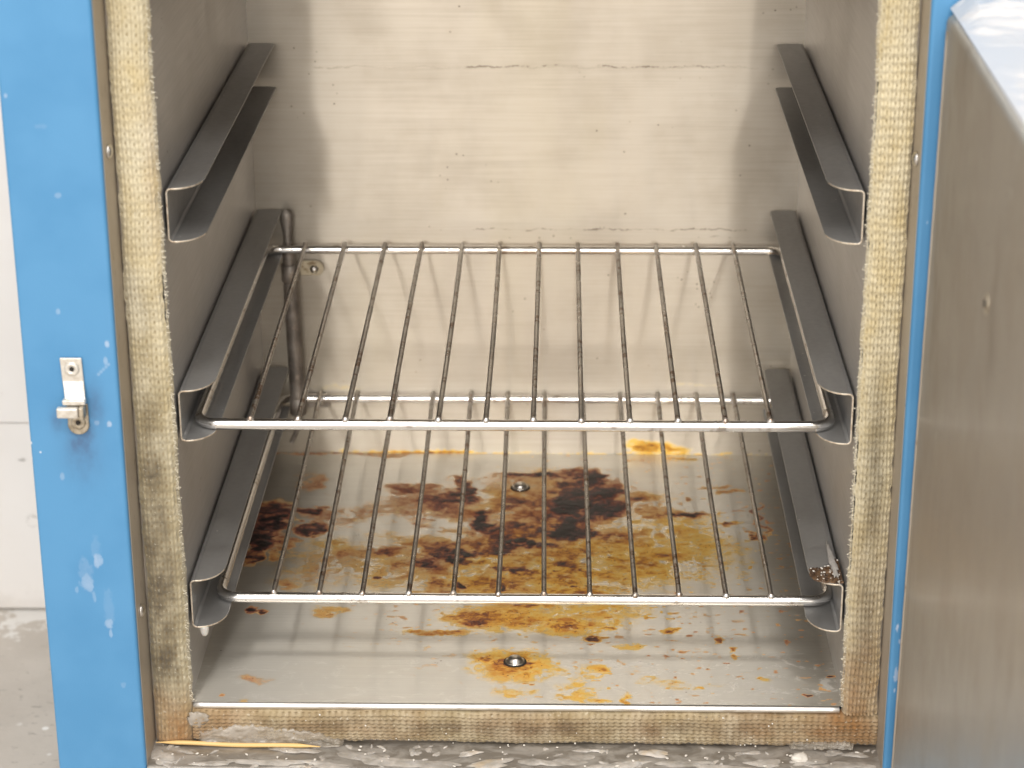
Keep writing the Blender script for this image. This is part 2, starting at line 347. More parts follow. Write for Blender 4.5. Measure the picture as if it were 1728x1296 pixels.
c = g.mix(g.ss(n1, .38, .62), (.22, .195, .175), (.37, .33, .295)); c = g.mix(g.ss(n2, .58, .68, 0, .8), c, (.42, .35, .29))
g.set(Base_Color=c, Metallic=.6, Roughness=.5, Normal=g.bump(n2, .35, .0006)); M['copper'] = g.m
g = G('brass_clamp'); n1 = g.noise((220, 220, 220), 3, .6); g.set(Base_Color=g.mix(g.ss(n1, .5, .64), (.50, .44, .33), (.24, .18, .11)), Metallic=.8, Roughness=.45); M['brass'] = g.m
g = G('white_paint'); n1 = g.noise((5, 5, 5), 4, .6); n2 = g.noise((40, 40, 40), 4, .7, (4, 4, 4)); n3 = g.noise((900, 60, 30), 2, .5)
c = g.mix(g.ss(n1, .4, .7), (.72, .69, .665), (.68, .645, .615)); c = g.mix(g.ss(n2, .68, .76, 0, .55), c, (.35, .31, .28))
x, y, z = g.xyz()[:3]; nf = g.noise((160, 160, 300), 4, .65, (3, 3, 3))
for (sx_, sz_, rx_, rz_, a_) in ((-.2007, -.0255, .006, .0022, .75), (-.1970, -.0790, .0075, .0075, .5)):   # scuffs
    d = g.math('SQRT', g.math('ADD', g.math('POWER', g.math('DIVIDE', g.math('SUBTRACT', x, sx_), rx_), 2), g.math('POWER', g.math('DIVIDE', g.math('SUBTRACT', z, sz_), rz_), 2)))
    c = g.mix(g.math('MULTIPLY', g.math('MULTIPLY', g.ss(d, .4, 1, 1, 0), g.ss(nf, .46, .56)), a_), c, (.24, .22, .20))
c = g.mix(g.ss(g.math('ADD', z, g.lin(n2, .3, .7, -.01, .01)), -.160, -.135, .35, 0), c, (.45, .40, .35))
g.set(Base_Color=c, Roughness=.55, Normal=g.bump(n2, .08, .001)); M['white'] = g.m
g = G('speckled_concrete'); n1 = g.noise((12, 12, 12), 4, .6); n2 = g.noise((90, 160, 90), 4, .7, (4, 4, 4)); sp = g.vor((60, 60, 60)); gt = g.noise((15, 15, 15), 2, .5)
c = g.mix(g.ss(n1, .35, .7), (.52, .465, .405), (.45, .40, .345)); c = g.mix(g.ss(n2, .60, .70, 0, .7), c, (.19, .165, .14))
c = g.mix(g.math('MULTIPLY', g.ss(sp[0], .1, .2, 1, 0), g.ss(gt, .52, .6)), c, (.75, .72, .68))
x, y, z = g.xyz()[:3]; ne = g.noise((30, 30, 30), 4, .7, (3, 3, 3))
c = g.mix(g.ss(g.math('ADD', y, g.lin(ne, .3, .7, -.04, .03)), .40, .412, 0, .85), c, (.72, .69, .65))
g.set(Base_Color=c, Roughness=.6, Normal=g.bump(n2, .2, .002)); M['concrete'] = g.m
g = G('white_plastic_film'); n1 = g.noise((40, 40, 40), 3, .6); g.set(Base_Color=(.575, .555, .548), Roughness=.28, Coat_Weight=.4, Normal=g.bump(n1, .14, .003)); M['film'] = g.m
g = G('burnt_crust'); n1 = g.noise((300, 300, 300), 4, .7); n2 = g.noise((700, 700, 700), 2, .6)
c = g.mix(g.ss(n1, .4, .62), (.055, .030, .018), (.16, .09, .045)); c = g.mix(g.ss(n2, .63, .70), c, (.62, .56, .48))
g.set(Base_Color=c, Roughness=.45, Normal=g.bump(n1, .6, .001)); M['crust'] = g.m
g = G('grey_glue'); n1 = g.noise((300, 300, 300), 4, .7); g.set(Base_Color=g.mix(n1, (.30, .28, .26), (.50, .47, .44)), Roughness=.45, Normal=g.bump(n1, .6, .001)); M['greyglue'] = g.m
g = G('clear_glue'); g.set(Base_Color=(.78, .76, .72), Roughness=.2, Transmission_Weight=.35, Subsurface_Weight=.2, Subsurface_Scale=.003, IOR=1.45); M['drip'] = g.m

# ------------------------------------------------------------------ the setting
FZ = -.16
bm = bmesh.new(); bmesh.ops.create_grid(bm, x_segments=1, y_segments=1, size=6)
for v in bm.verts: v.co.z = FZ; v.co.y -= 3
o = from_bm('floor', bm, M['concrete']); tag(o, 'grey speckled concrete floor', None, None, 'structure')
bm = bmesh.new()
add_box(bm, -3, 3, .4290, .50, FZ + .002, .0060, .0008, 1); add_box(bm, -3, 3, .4275, .50, .0068, 2.6, .0008, 1); add_box(bm, -3, 3, .434, .499, FZ, 2.6)
o = from_bm('wall', bm, M['white']); tag(o, 'white painted wall with a seam low down', None, None, 'structure')

# ------------------------------------------------------------------ the oven
W, D, H = .4, .387, .462
oven = empty('drying_oven', (.2, -.03, FZ)); tag(oven, 'blue steel laboratory oven standing open with stained stainless chamber', 'oven')

# blue cabinet: a front plate round the opening (its left post a fine grid that carries the drips), sides, top and bottom
X0, X1, Y0, Y1 = -.077, .477, -.031, .415; IX0, IX1, IZ0, IZ1 = -.0237, .4220, -.0288, .489
Z0, Z1 = FZ + .015, .56
bm = bmesh.new()
def prism(bm, prof, lo, hi, ax):
    """profile in two axes extruded along ax"""
    A = []; B = []
    for p in prof:
        a = list(p); a.insert(ax, lo); b = list(p); b.insert(ax, hi); A.append(bm.verts.new(a)); B.append(bm.verts.new(b))
    n = len(prof)
    for i in range(n): bm.faces.new((A[i], A[(i + 1) % n], B[(i + 1) % n], B[i]))
    bm.faces.new(A[::-1]); bm.faces.new(B)
def rolled(x_in, x_out, y0, y1, s, r=.0022):
    pts = [(x_in, y1)] + [(x_in - s * r * (1 - math.cos(t)), y0 + r * (1 - math.sin(t))) for t in [math.radians(a) for a in range(0, 91, 15)]]
    return pts + [(x_out + s * r * (1 - math.cos(t)), y0 + r * (1 - math.sin(t))) for t in [math.radians(a) for a in range(90, -1, -15)]] + [(x_out, y1)]
add_box(bm, X0, X0 + .003, Y0 + .004, Y1, Z0, Z1); add_box(bm, X1 - .003, X1, Y0 + .004, Y1, Z0, Z1)
add_box(bm, X0 + .003, X1 - .003, Y0 + .004, Y1, Z1 - .003, Z1); add_box(bm, X0 + .003, X1 - .003, Y0 + .004, Y1, Z0, Z0 + .003); add_box(bm, X0 + .003, X1 - .003, Y1 - .003, Y1, Z0 + .003, Z1 - .003)
add_box(bm, IX0, IX1, Y0, -.024, IZ1, Z1, .0015); add_box(bm, IX0, IX1, Y0, -.024, Z0, IZ0, .0022, 3)
bmesh.ops.recalc_face_normals(bm, faces=bm.faces)
cab = from_bm('cabinet', bm, M['blue'], oven)
# left post: rolled profile swept up, dense enough for drip and soot marks
prof = np.array(rolled(IX0, X0, Y0, -.024, 1)); xs = np.concatenate([prof[:8, 0], np.linspace(IX0 - .0022, X0 + .0022, 132)[1:-1], prof[8:, 0]]); ys = np.concatenate([prof[:8, 1], np.full(130, Y0), prof[8:, 1]])
zs = np.linspace(Z0, Z1, 950); PX, PZ = np.meshgrid(xs, zs); PY = np.meshgrid(ys, zs)[0]
dr = np.zeros_like(PX)
for (x, z, rx, rz, a) in ((-.051, .0975, .0036, .0050, .55), (-.0510, .1035, .0042, .0090, .22), (-.0497, .0945, .0026, .0035, .5), (-.0432, .1115, .0025, .0042, .6), (-.0438, .1185, .0026, .0075, .12), (-.0395, .0705, .0026, .0030, .6), (-.0390, .0805, .0030, .0125, .13), (-.0388, .0635, .0010, .0030, .5),
                        (-.0285, .247, .0014, .0022, .9), (-.0305, .198, .0014, .0019, .9), (-.0375, .1985, .0016, .0014, .55), (-.0300, .2370, .0012, .0022, .5), (-.0600, .1650, .0014, .0022, .45), (-.0570, .0920, .0010, .0022, .4), (-.0545, .2660, .0012, .0018, .5), (-.0735, .3900, .0009, .0012, .7), (-.0560, .3730, .0040, .0012, .16), (-.047, .0880, .0011, .0036, .3), (-.0335, .0290, .0015, .0020, .25), (-.0495, .3340, .0018, .0013, .35)):
    wob = (fbm(PX * 500, PZ * 400, 5, 3) - .5) * .9
    d = np.sqrt(((PX - x) / rx) ** 2 + ((PZ - z) / rz) ** 2) + wob; m = np.clip((1.15 - d) / .35, 0, 1); dr = np.maximum(dr, .60 * a * m)
for k in range(5):                                      # fine diagonal scratch by the catch
    t = k / 4; d = np.hypot(PX - (-.0345 + .006 * t), PZ - (.2285 + .006 * t)) / .0010; dr = np.maximum(dr, .35 * np.clip(1.3 - d, 0, 1))
gr = .75 * np.exp(-(((PX + .0475) / .0060) ** 2 + ((PZ - .1900) / .0085) ** 2)) + .45 * np.exp(-(((PX + .0380) / .0045) ** 2 + ((PZ - .2080) / .014) ** 2)) + .4 * np.exp(-(((PX + .060) / .004) ** 2 + ((PZ - .200) / .008) ** 2)) + .3 * np.exp(-(((PX + .047) / .010) ** 2 + ((PZ - .176) / .014) ** 2))
gr = np.clip(1.3 * gr * (.5 + fbm(PX * 300, PZ * 200, 3, 3)), 0, .85)
link('front_post', grid_mesh('front_post', PX, PY, PZ, {'drip': dr, 'grime': gr}, flip=True), M['blue'], oven)
prof = np.array(rolled(IX1, X1, Y0, -.024, -1)); xs = np.concatenate([prof[:8, 0], np.linspace(IX1 + .0022, X1 - .0022, 132)[1:-1], prof[8:, 0]])
PX, PZ = np.meshgrid(xs, zs); dr = np.zeros_like(PX)
for (x, z, rx, rz, a) in ((.4300, .0440, .0022, .0055, .8), (.4262, .0400, .0012, .0050, .6), (.4268, .0620, .0008, .0012, .8), (.4250, .0710, .0007, .0022, .7), (.4285, .0330, .0007, .0010, .7), (.4310, .0520, .0010, .0016, .6), (.4258, .0290, .0006, .0018, .6), (.4270, .3200, .0006, .0010, .5)):
    d = np.sqrt(((PX - x) / rx) ** 2 + ((PZ - z) / rz) ** 2) + (fbm(PX * 700, PZ * 600, 9, 3) - .5) * 1.6; dr = np.maximum(dr, a * np.clip((1.1 - d) / .3, 0, 1))
link('front_post', grid_mesh('front_post', PX, PY, PZ, {'drip': dr, 'grime': dr * 0}), M['blue'], oven)

# chamber: thin stainless sheets, butted
bm = bmesh.new(); add_box(bm, -.0012, 0, .0005, D, .0, H); from_bm('side_wall', bm, M['side_wall'], oven)
bm = bmesh.new(); add_box(bm, W, W + .0012, .0005, D, .0, H); from_bm('side_wall', bm, M['side_wall'], oven)
bm = bmesh.new(); add_box(bm, 0, W, .0005, D, H, H + .0012); from_bm('ceiling_panel', bm, M['ceiling_panel'], oven)
gx = np.linspace(0, W, 401); gz = np.linspace(0, H, 300); GX, GZ = np.meshgrid(gx, gz)
T, Hh = blobs_field(GX, GZ, [(.296, .006, .024, .0052, .55, .8), (.315, .004, .016, .004, .4, .9), (.285, .010, .012, .003, .4, .8), (.13, .0005, .085, .0018, .6, 0), (.30, .0002, .11, .0012, .4, .3), (.055, .055, .03, .004, .12, .2), (.398, .001, .006, .003, .9, 0), (.33, .058, .03, .0022, .12, .1)], 61, .003, .001, 90, 130)
GY = D + (fbm(GX * 7, GZ * 7, 4, 2) - .5) * .0012
link('back_wall', grid_mesh('back_wall', GX, GY, GZ, {'stain': T}), M['back_wall'], oven)

BLOBS = [
(0.0162,0.2519,0.0162,0.0427,1.15,0.0), (0.0116,0.2148,0.0092,0.0212,1.05,0.0), (0.0221,0.2742,0.0112,0.0206,0.90,0.0), (0.0511,0.2524,0.0136,0.0140,0.95,0.0),
(0.0439,0.2806,0.0121,0.0082,0.75,0.0), (0.0321,0.2180,0.0075,0.0213,0.55,0.0), (0.0400,0.3302,0.0115,0.0242,0.28,0.0), (0.1530,0.3156,0.0097,0.0281,0.85,0.0),
(0.1465,0.3028,0.0183,0.0106,0.72,0.0), (0.1184,0.3194,0.0198,0.0097,0.50,0.0), (0.1265,0.2941,0.0369,0.0275,0.42,0.0), (0.1039,0.2753,0.0344,0.0206,0.26,0.1),
(0.0611,0.2727,0.0258,0.0185,0.25,0.1), (0.1753,0.2621,0.0094,0.0203,1.00,0.0), (0.2438,0.2957,0.0269,0.0426,1.12,0.0), (0.2634,0.3033,0.0152,0.0299,1.00,0.0),
(0.2329,0.2669,0.0179,0.0266,1.02,0.0), (0.2507,0.3330,0.0115,0.0242,0.85,0.0), (0.2173,0.3457,0.0379,0.0066,0.85,0.0), (0.2441,0.3526,0.0179,0.0089,0.80,0.0),
(0.2392,0.2481,0.0177,0.0149,0.95,0.0), (0.2069,0.2952,0.0391,0.0647,0.36,0.4), (0.1991,0.2446,0.0633,0.0770,0.31,0.6), (0.2665,0.2406,0.0252,0.0298,0.42,0.4),
(0.3144,0.2751,0.0180,0.0061,0.95,0.0), (0.2974,0.2800,0.0193,0.0113,0.55,0.3), (0.2831,0.3067,0.0218,0.0106,0.30,0.3), (0.3201,0.3041,0.0035,0.0042,0.90,0.0),
(0.3721,0.2689,0.0038,0.0287,0.70,0.1), (0.3648,0.2410,0.0034,0.0078,0.75,0.2), (0.3468,0.2605,0.0042,0.0040,0.70,0.2), (0.3366,0.3266,0.0132,0.0032,0.40,0.3),
(0.3536,0.3183,0.0132,0.0043,0.40,0.3), (0.2058,0.2252,0.0188,0.0087,0.95,0.0), (0.1606,0.2055,0.0103,0.0152,0.88,0.0), (0.1436,0.2148,0.0208,0.0173,0.62,0.1),
(0.1321,0.1976,0.0082,0.0075,0.75,0.0), (0.1084,0.2124,0.0133,0.0115,0.45,0.1), (0.0879,0.2092,0.0166,0.0076,0.34,0.2), (0.1596,0.1624,0.0040,0.0054,1.00,0.0),
(0.1846,0.1601,0.0028,0.0081,0.90,0.0), (0.1900,0.1855,0.0131,0.0083,0.72,0.1), (0.1444,0.1595,0.0161,0.0180,0.42,0.4), (0.0415,0.1607,0.0065,0.0081,0.42,0.1),
(0.1032,0.1724,0.0032,0.0027,0.90,0.0), (0.1144,0.1863,0.0049,0.0046,0.45,0.2), (0.2084,0.1876,0.0531,0.0424,0.36,0.9), (0.2287,0.2207,0.0458,0.0292,0.46,0.6),
(0.1845,0.1646,0.0363,0.0199,0.42,0.8), (0.2328,0.1519,0.0479,0.0124,0.42,0.7), (0.2827,0.2167,0.0456,0.0539,0.33,0.8), (0.3128,0.2412,0.0378,0.0400,0.26,1.0),
(0.2941,0.1888,0.0489,0.0281,0.22,1.0), (0.3319,0.2080,0.0289,0.0385,0.16,1.0), (0.1258,0.2004,0.0618,0.0481,0.27,0.5), (0.0681,0.1995,0.0495,0.0431,0.20,0.5),
(0.0554,0.1627,0.0282,0.0181,0.18,0.4), (0.1222,0.2584,0.0256,0.0202,-0.35,0.0), (0.1005,0.2631,0.0171,0.0142,-0.20,0.0), (0.1937,0.1152,0.0410,0.0222,0.36,1.0),
(0.1703,0.1148,0.0196,0.0153,0.50,0.7), (0.2289,0.1073,0.0350,0.0169,0.34,1.0), (0.2011,0.1384,0.0317,0.0122,0.40,0.8), (0.1556,0.0930,0.0270,0.0049,0.40,0.8),
(0.2564,0.1263,0.0354,0.0173,0.22,1.0), (0.0215,0.1220,0.0055,0.0060,1.00,0.1), (0.0294,0.1187,0.0039,0.0034,0.90,0.2), (0.0709,0.1210,0.0134,0.0103,0.24,0.7),
(0.1986,0.0528,0.0135,0.0110,0.54,1.0), (0.1972,0.0489,0.0300,0.0236,0.40,1.0), (0.1837,0.0580,0.0075,0.0063,0.40,1.0), (0.1990,0.0155,0.0154,0.0067,0.30,1.0),
(0.2477,0.0435,0.0075,0.0077,0.36,1.0), (0.2439,0.0297,0.0081,0.0168,0.33,1.0), (0.2419,0.0102,0.0124,0.0074,0.38,1.0), (0.2328,0.0220,0.0110,0.0060,0.25,1.0),
(0.2681,0.0062,0.0033,0.0066,0.55,0.8), (0.2510,0.0060,0.0095,0.0037,0.45,0.9), (0.2462,0.0853,0.0069,0.0049,0.65,0.8), (0.2568,0.0994,0.0070,0.0033,0.55,0.8),
(0.3008,0.0984,0.0062,0.0041,0.45,0.9), (0.3270,0.0857,0.0034,0.0057,0.55,0.7), (0.3398,0.0715,0.0030,0.0056,0.50,0.7), (0.3422,0.0620,0.0019,0.0047,0.50,0.7),
(0.2838,0.0303,0.0096,0.0076,0.20,1.0), (0.3064,0.0231,0.0221,0.0045,0.16,1.0), (0.3532,0.0344,0.0052,0.0038,0.22,1.0), (0.2709,0.0768,0.0099,0.0048,0.25,1.0),
(0.0384,0.0281,0.0119,0.0084,0.24,0.0), (0.0316,0.0011,0.0044,0.0059,0.30,0.3), (0.0184,0.0090,0.0018,0.0022,0.80,0.2), (0.3788,0.0123,0.0033,0.0018,0.90,0.0),
(0.3980,0.0381,0.0030,0.0019,0.80,0.0), (0.3146,0.3771,0.0181,0.0046,0.30,0.8), (0.0504,0.3839,0.0685,0.0034,0.50,0.0)
]
fx = np.linspace(0, W, 590); fy = np.linspace(0.0006, D, 500); FX, FY = np.meshgrid(fx, fy)
T, Hh = blobs_field(FX, FY, [(x, y, rx * 1.06, ry * 1.06, a * (1.0 if a < .7 else 1), hu) for x, y, rx, ry, a, hu in BLOBS], 31, .009, .0028, 70, 95)
st = fbm(FX * 70, FY * 105, 71, 5, .62); T = np.where(T < .7, T * (1.22 - .22 * T / .7), T) * (.36 + 1.36 * st); rdg = np.abs(fbm(FX * 60, FY * 60, 121, 4) - .5) * 2; T = T - np.where(T > .75, .40, .18) * np.where(FX < .06, .35, 1) * np.clip(.16 - rdg, 0, .16) / .16 * (T > .2)
st2 = fbm(FX * 170, FY * 260, 81, 3, .6)                 # thin streaks along the grain, freckles round the big stains
near = np.exp(-(((FX - .22) / .14) ** 2 + ((FY - .19) / .13) ** 2))
T = np.maximum(T, near * np.clip((st2 - .66) * 5, 0, .6)); T = T + .36 * np.exp(-(((FX - .205) / .10) ** 2 + ((FY - .235) / .085) ** 2)) * np.clip((fbm(FX * 48, FY * 66, 141, 5, .6) - .50) * 6, -.4, 1); T = np.clip(T + .05 * near, 0, None) + .13 * near * np.clip(fbm(FX * 22, FY * 40, 91, 3) - .35, 0, 1) * 2
T = np.maximum(T, .45 * np.clip((fbm(FX * 190, FY * 330, 101, 2) - .74) * 9, 0, 1) * (FX > .2))
Hh = np.clip(Hh + .30 * np.exp(-(((FX - .265) / .09) ** 2 + ((FY - .185) / .075) ** 2)) * (T < .8) + (fbm(FX * 30, FY * 45, 55, 3) - .5) * .9 - .30 * np.exp(-(((FX - .17) / .07) ** 2 + ((FY - .27) / .07) ** 2)), 0, 1)
FZs = (fbm(FX * 6, FY * 6, 14, 2) - .5) * .0012 + np.clip((T - .75) * .0012, 0, .001) * st2
link('floor_pan', grid_mesh('floor_pan', FX, FY, FZs, {'stain': np.clip(T, 0, 1.3), 'hue': Hh}), M['floor_pan'], oven)
bm = bmesh.new()                                         # rolled front lip of the pan
sweep(bm, [(x, .0006, -.0021) for x in np.linspace(0.002, W - .002, 60)], .0021, 14)
from_bm('pan_lip', bm, M['lip'], oven)
for (x, y) in ((.1968, .3226), (.1986, .0536)):
    bm = bmesh.new(); lathe(bm, [(.0062, .0), (.0062, .0008), (.0056, .0011), (.0050, .0011), (.0047, .0020), (.0038, .0031), (.0022, .0038), (.0004, .004)], (x, y, .0006), (0, 0, 1), 24)
    o = from_bm('floor_bolt', bm, M['screw'], oven)
    bm = bmesh.new(); lathe(bm, [(.0074, 0), (.0072, .0004), (.0062, .0006)], (x, y, .0005), (0, 0, 1), 24); from_bm('burnt_ring', bm, M['hole'], o)

# return strips between gasket and blue front, sill plate below
bm = bmesh.new(); add_box(bm, IX0 - .0012, IX0 + .0003, -.0275, .004, IZ0 + .0002, IZ1); from_bm('return_strip', bm, M['strip'], oven)
bm = bmesh.new(); add_box(bm, IX1 - .0003, IX1 + .0012, -.0275, .004, IZ0 + .0002, IZ1); from_bm('return_strip', bm, M['strip'], oven)
bm = bmesh.new(); add_box(bm, IX0 + .0003, IX1 - .0003, -.0275, .004, IZ1 - .0008, IZ1 - .0002); from_bm('return_strip', bm, M['strip'], oven)
sx = np.linspace(IX0 + .0003, IX1 - .0003, 300); sy = np.linspace(-.0300, .004, 40); SX, SY = np.meshgrid(sx, sy)
SZ = -.0280 + (fbm(SX * 60, SY * 90, 15, 4) - .5) * .0007 - np.clip((-.0285 - SY) / .0015, 0, 1) * .0012
link('sill_plate', grid_mesh('sill_plate', SX, SY, SZ), M['sill'], oven)
bm = bmesh.new(); add_box(bm, IX0 + .0003, -.0012, .0042, .0060, IZ0, IZ1); add_box(bm, W + .0012, IX1 - .0003, .0042, .0060, IZ0, IZ1); add_box(bm, -.0012, W + .0012, .0042, .0060, IZ0, -.0045); add_box(bm, -.0012, W + .0012, .0042, .006, H + .0012, IZ1)
from_bm('face_plate', bm, M['strip'], oven)
for (x, z, s) in ((IX0 + .0003, .3546, 1), (IX0 + .0003, .0708, 1), (IX1 - .0003, .3513, -1)):
    bm = bmesh.new(); lathe(bm, [(.0042, 0), (.0042, .0006), (.0034, .0018), (.0018, .0025), (.0003, .0027)], (x, -.0150, z), (s, 0, 0), 18); from_bm('strip_screw', bm, M['screw'], oven)

# knitted fibreglass gasket
def gasket(name, axis, lo, hi, a0, a1, grime, rust, seed, amp=.0010, hgt=.0078, cols=5, pitch=.0051):
    """flat tube of knit; runs along axis 'z' or 'x' from lo to hi, between a0 and a1 across"""
    L = hi - lo; nv = int(L / .00058); nu = 54
    u = np.linspace(0, 1, nu); v = np.linspace(0, L, nv); U, V = np.meshgrid(u, v)
    wob = (fbm(U * 3, V * 60, seed, 3) - .5)
    e = np.abs(2 * U - 1); h = hgt * np.clip(1 - e ** 3.2, 0, 1) ** .5 * (1 + .22 * wob + .35 * (fbm(U * 1.5, V * 18, seed + 21, 2) - .5))
    cu = U * cols + (fbm(U * 2, V * 40, seed + 3, 2) - .5) * .35; cv = V / pitch + (fbm(U * 3, V * 50, seed + 5, 2) - .5) * .6
    fu = cu - np.floor(cu); sl = np.abs(2 * fu - 1)
    ph = cv + .45 * sl; lobe = .5 + .5 * np.cos(2 * np.pi * ph)
    ridge = np.sin(np.pi * np.clip(fu * 2 % 1, 0, 1)) ** .6
    fp = cv + .45 - np.floor(cv + .45) - .5
    pitm = np.exp(-((fu - .5) / .13) ** 2 - (fp / .22) ** 2) + .5 * np.exp(-(np.minimum(fu, 1 - fu) / .08) ** 2)
    pitm = pitm * (.5 + fbm(U * 5, V * 200, seed + 9, 2)) * np.clip((1 - e) * 5, 0, 1)
    edge = np.clip((1 - e) * 6, 0, 1)
    h = h + edge * amp * (lobe * ridge - 1.1 * pitm) + (fbm(U * 30, V * 1500, seed + 11, 2) - .5) * .0005
    A = a0 + (a1 - a0) * U + (fbm(U * 0 + 3.3, V * 120, seed + 13, 3) - .5) * .0022 * (e > .8) + (fbm(U * 0 + 1.3, V * 14, seed + 15, 2) - .5) * .0022
    Y = .0042 - h; gm = grime(U, V + lo); rs = rust(U, V + lo)
    gm = np.clip(gm * (.66 + .68 * fbm(U * 4, V * 70, seed + 17, 4)), 0, 1); rs = np.clip(rs * (.5 + fbm(U * 4, V * 60, seed + 19, 4)), 0, 1)
    at = {'u': U, 'v': V, 'pit': np.clip(pitm, 0, 1), 'grime': gm, 'rust': rs}
    me = grid_mesh(name, A, Y, V + lo, at) if axis == 'z' else grid_mesh(name, V + lo, Y, A, at, flip=True)
    o = link(name, me, M['knit'], oven); return o
sm = lambda x, a, b: np.clip((x - a) / (b - a), 0, 1)
gl = gasket('gasket_strip', 'z', -.0272, .487, -.0232, .0011, lambda U, Z: np.clip(.12 + .82 * sm(Z, .33, .08) * np.exp(-((U - .42) / .40) ** 2) + .30 * sm(Z, .25, .12), 0, .98) * sm(Z, -.02, .015), lambda U, Z: .95 * sm(Z, .018, -.012) + .25 * np.exp(-((Z - .33) / .05) ** 2) * sm(U, .6, .9), 1, .0007)
gr_ = gasket('gasket_strip', 'z', -.0040, .487, .3988, .4215, lambda U, Z: np.clip(.03 + .85 * np.exp(-((Z - .06) / .075) ** 2) * np.exp(-((U - .5) / .35) ** 2) + .65 * np.exp(-((Z - .175) / .05) ** 2) * np.exp(-((U - .5) / .3) ** 2), 0, .8), lambda U, Z: .6 * sm(Z, .06, -.002) + .15 * sm(Z, .14, .1), 2, .0013)
gb = gasket('gasket_strip', 'x', .0012, .4216, -.0272, -.0040, lambda U, X: np.clip(.42 + .45 * np.exp(-((U - .55) / .3) ** 2), 0, .9), lambda U, X: .34 + .55 * sm(X, .33, .40) + .3 * sm(X, .05, .0), 3, .0012, cols=5, pitch=.0040)
gt = gasket('gasket_strip', 'x', .0008, .3995, H + .001, .4860, lambda U, X: .1 + 0 * U, lambda U, X: .05 + 0 * U, 4)
def fuzz(parent, xe, sgn, z0, z1, n, seed):
    rng = random.Random(seed); bm = bmesh.new()
    for i in range(n):
        z = rng.uniform(z0, z1); L = rng.uniform(.0006, .0028); a = rng.uniform(-1.0, 1.0); y = rng.uniform(-.002, .003); r = rng.uniform(.00007, .00017)
        p = Vector((xe - sgn * .001, y, z)); d = Vector((sgn * math.cos(a), rng.uniform(-.6, .2), math.sin(a))); c = Vector((0, rng.uniform(-.5, .3), rng.uniform(-.7, .7)))
        pts = [p + d * L * t + c * L * t * t * .6 for t in (0, .35, .7, 1)]; sweep(bm, pts, [r, r, r * .9, r * .6], 5)
        if rng.random() < .22:
            bmesh.ops.create_icosphere(bm, subdivisions=1, radius=rng.uniform(.0002, .00045), matrix=Matrix.Translation(pts[-1]))
    o = from_bm('loose_fibre', bm, M['fibre'], parent, True); o['kind'] = 'stuff'
fuzz(gl, .0010, 1, 0.0, .46, 640, 5); fuzz(gr_, .3990, -1, .0, .46, 640, 6)

# shelf rails: channels of bent sheet with long-radius front corners
def rail(side, zt):
    t = .0011; fw = .0198; h = .0327; y0, y1 = .0148, .3738; sgn = 1 if side == 0 else -1; xw = .0014 if side == 0 else W - .0014
    bm = bmesh.new()
    def outline():                                       # (across, along): flange plan with rounded corners
        pts = [(0, y0)]
        for k in range(13):
            a = math.radians(90 * k / 12); pts.append((fw - .0165 + .0165 * math.sin(a), y0 + .0215 * (1 - math.cos(a)) + .0 ))
        for k in range(9):
            a = math.radians(90 * k / 8); pts.append((fw - .006 + .006 * math.cos(a), y1 - .004 + .004 * math.sin(a)))
        pts.append((0, y1)); return pts
    P = outline(); r = .0030
    P = [(max(a, r), q) for a, q in P]
    for zc, s in ((zt, -1), (zt - h, 1)):
        za, zb = (zc, zc - t) if s < 0 else (zc + t, zc)
        top = [bm.verts.new((xw + sgn * a, q, za)) for a, q in P]; bot = [bm.verts.new((xw + sgn * a, q, zb)) for a, q in P]
        bm.faces.new(top); bm.faces.new(bot[::-1])
        for i in range(len(P)): bm.faces.new((top[i], bot[i], bot[(i + 1) % len(P)], top[(i + 1) % len(P)]))
        zo = zc + s * r; arc = [math.radians(90 * k / 6) for k in range(7)]   # the bend
        po = [(r - r * math.sin(q), zo - s * r * math.cos(q)) for q in arc]; pi_ = [(r - (r - t) * math.sin(q), zo - s * (r - t) * math.cos(q)) for q in arc]
        ring = [[bm.verts.new((xw + sgn * a, y, z)) for a, z in pp] for pp in (po, pi_) for y in (y0, y1)]
        o0, o1, i0, i1 = ring
        for k in range(6):
            for A, B in ((o0, o1), (i0, i1)):
                f = bm.faces.new((A[k], A[k + 1], B[k + 1], B[k])); f.smooth = True
            bm.faces.new((o0[k], o0[k + 1], i0[k + 1], i0[k])); bm.faces.new((o1[k], o1[k + 1], i1[k + 1], i1[k]))
    xa, xb = sorted((xw, xw + sgn * t)); add_box(bm, xa, xb, y0, y1, zt - h + r, zt - r)
    bmesh.ops.recalc_face_normals(bm, faces=bm.faces)
    o = from_bm('shelf_rail', bm, M['rail'], oven); o.data.materials.append(M['cut'])
    for p in o.data.polygons:                            # bare metal shows where the sheet was cut
        if p.normal.y < -.25 and p.center.y < .06: p.material_index = 1
    md = o.modifiers.new('soft', 'BEVEL'); md.width = .00035; md.segments = 2; md.limit_method = 'ANGLE'
    return o
for zt in (.3244, .2004, .0762):
    for s in (0, 1): rail(s, zt)

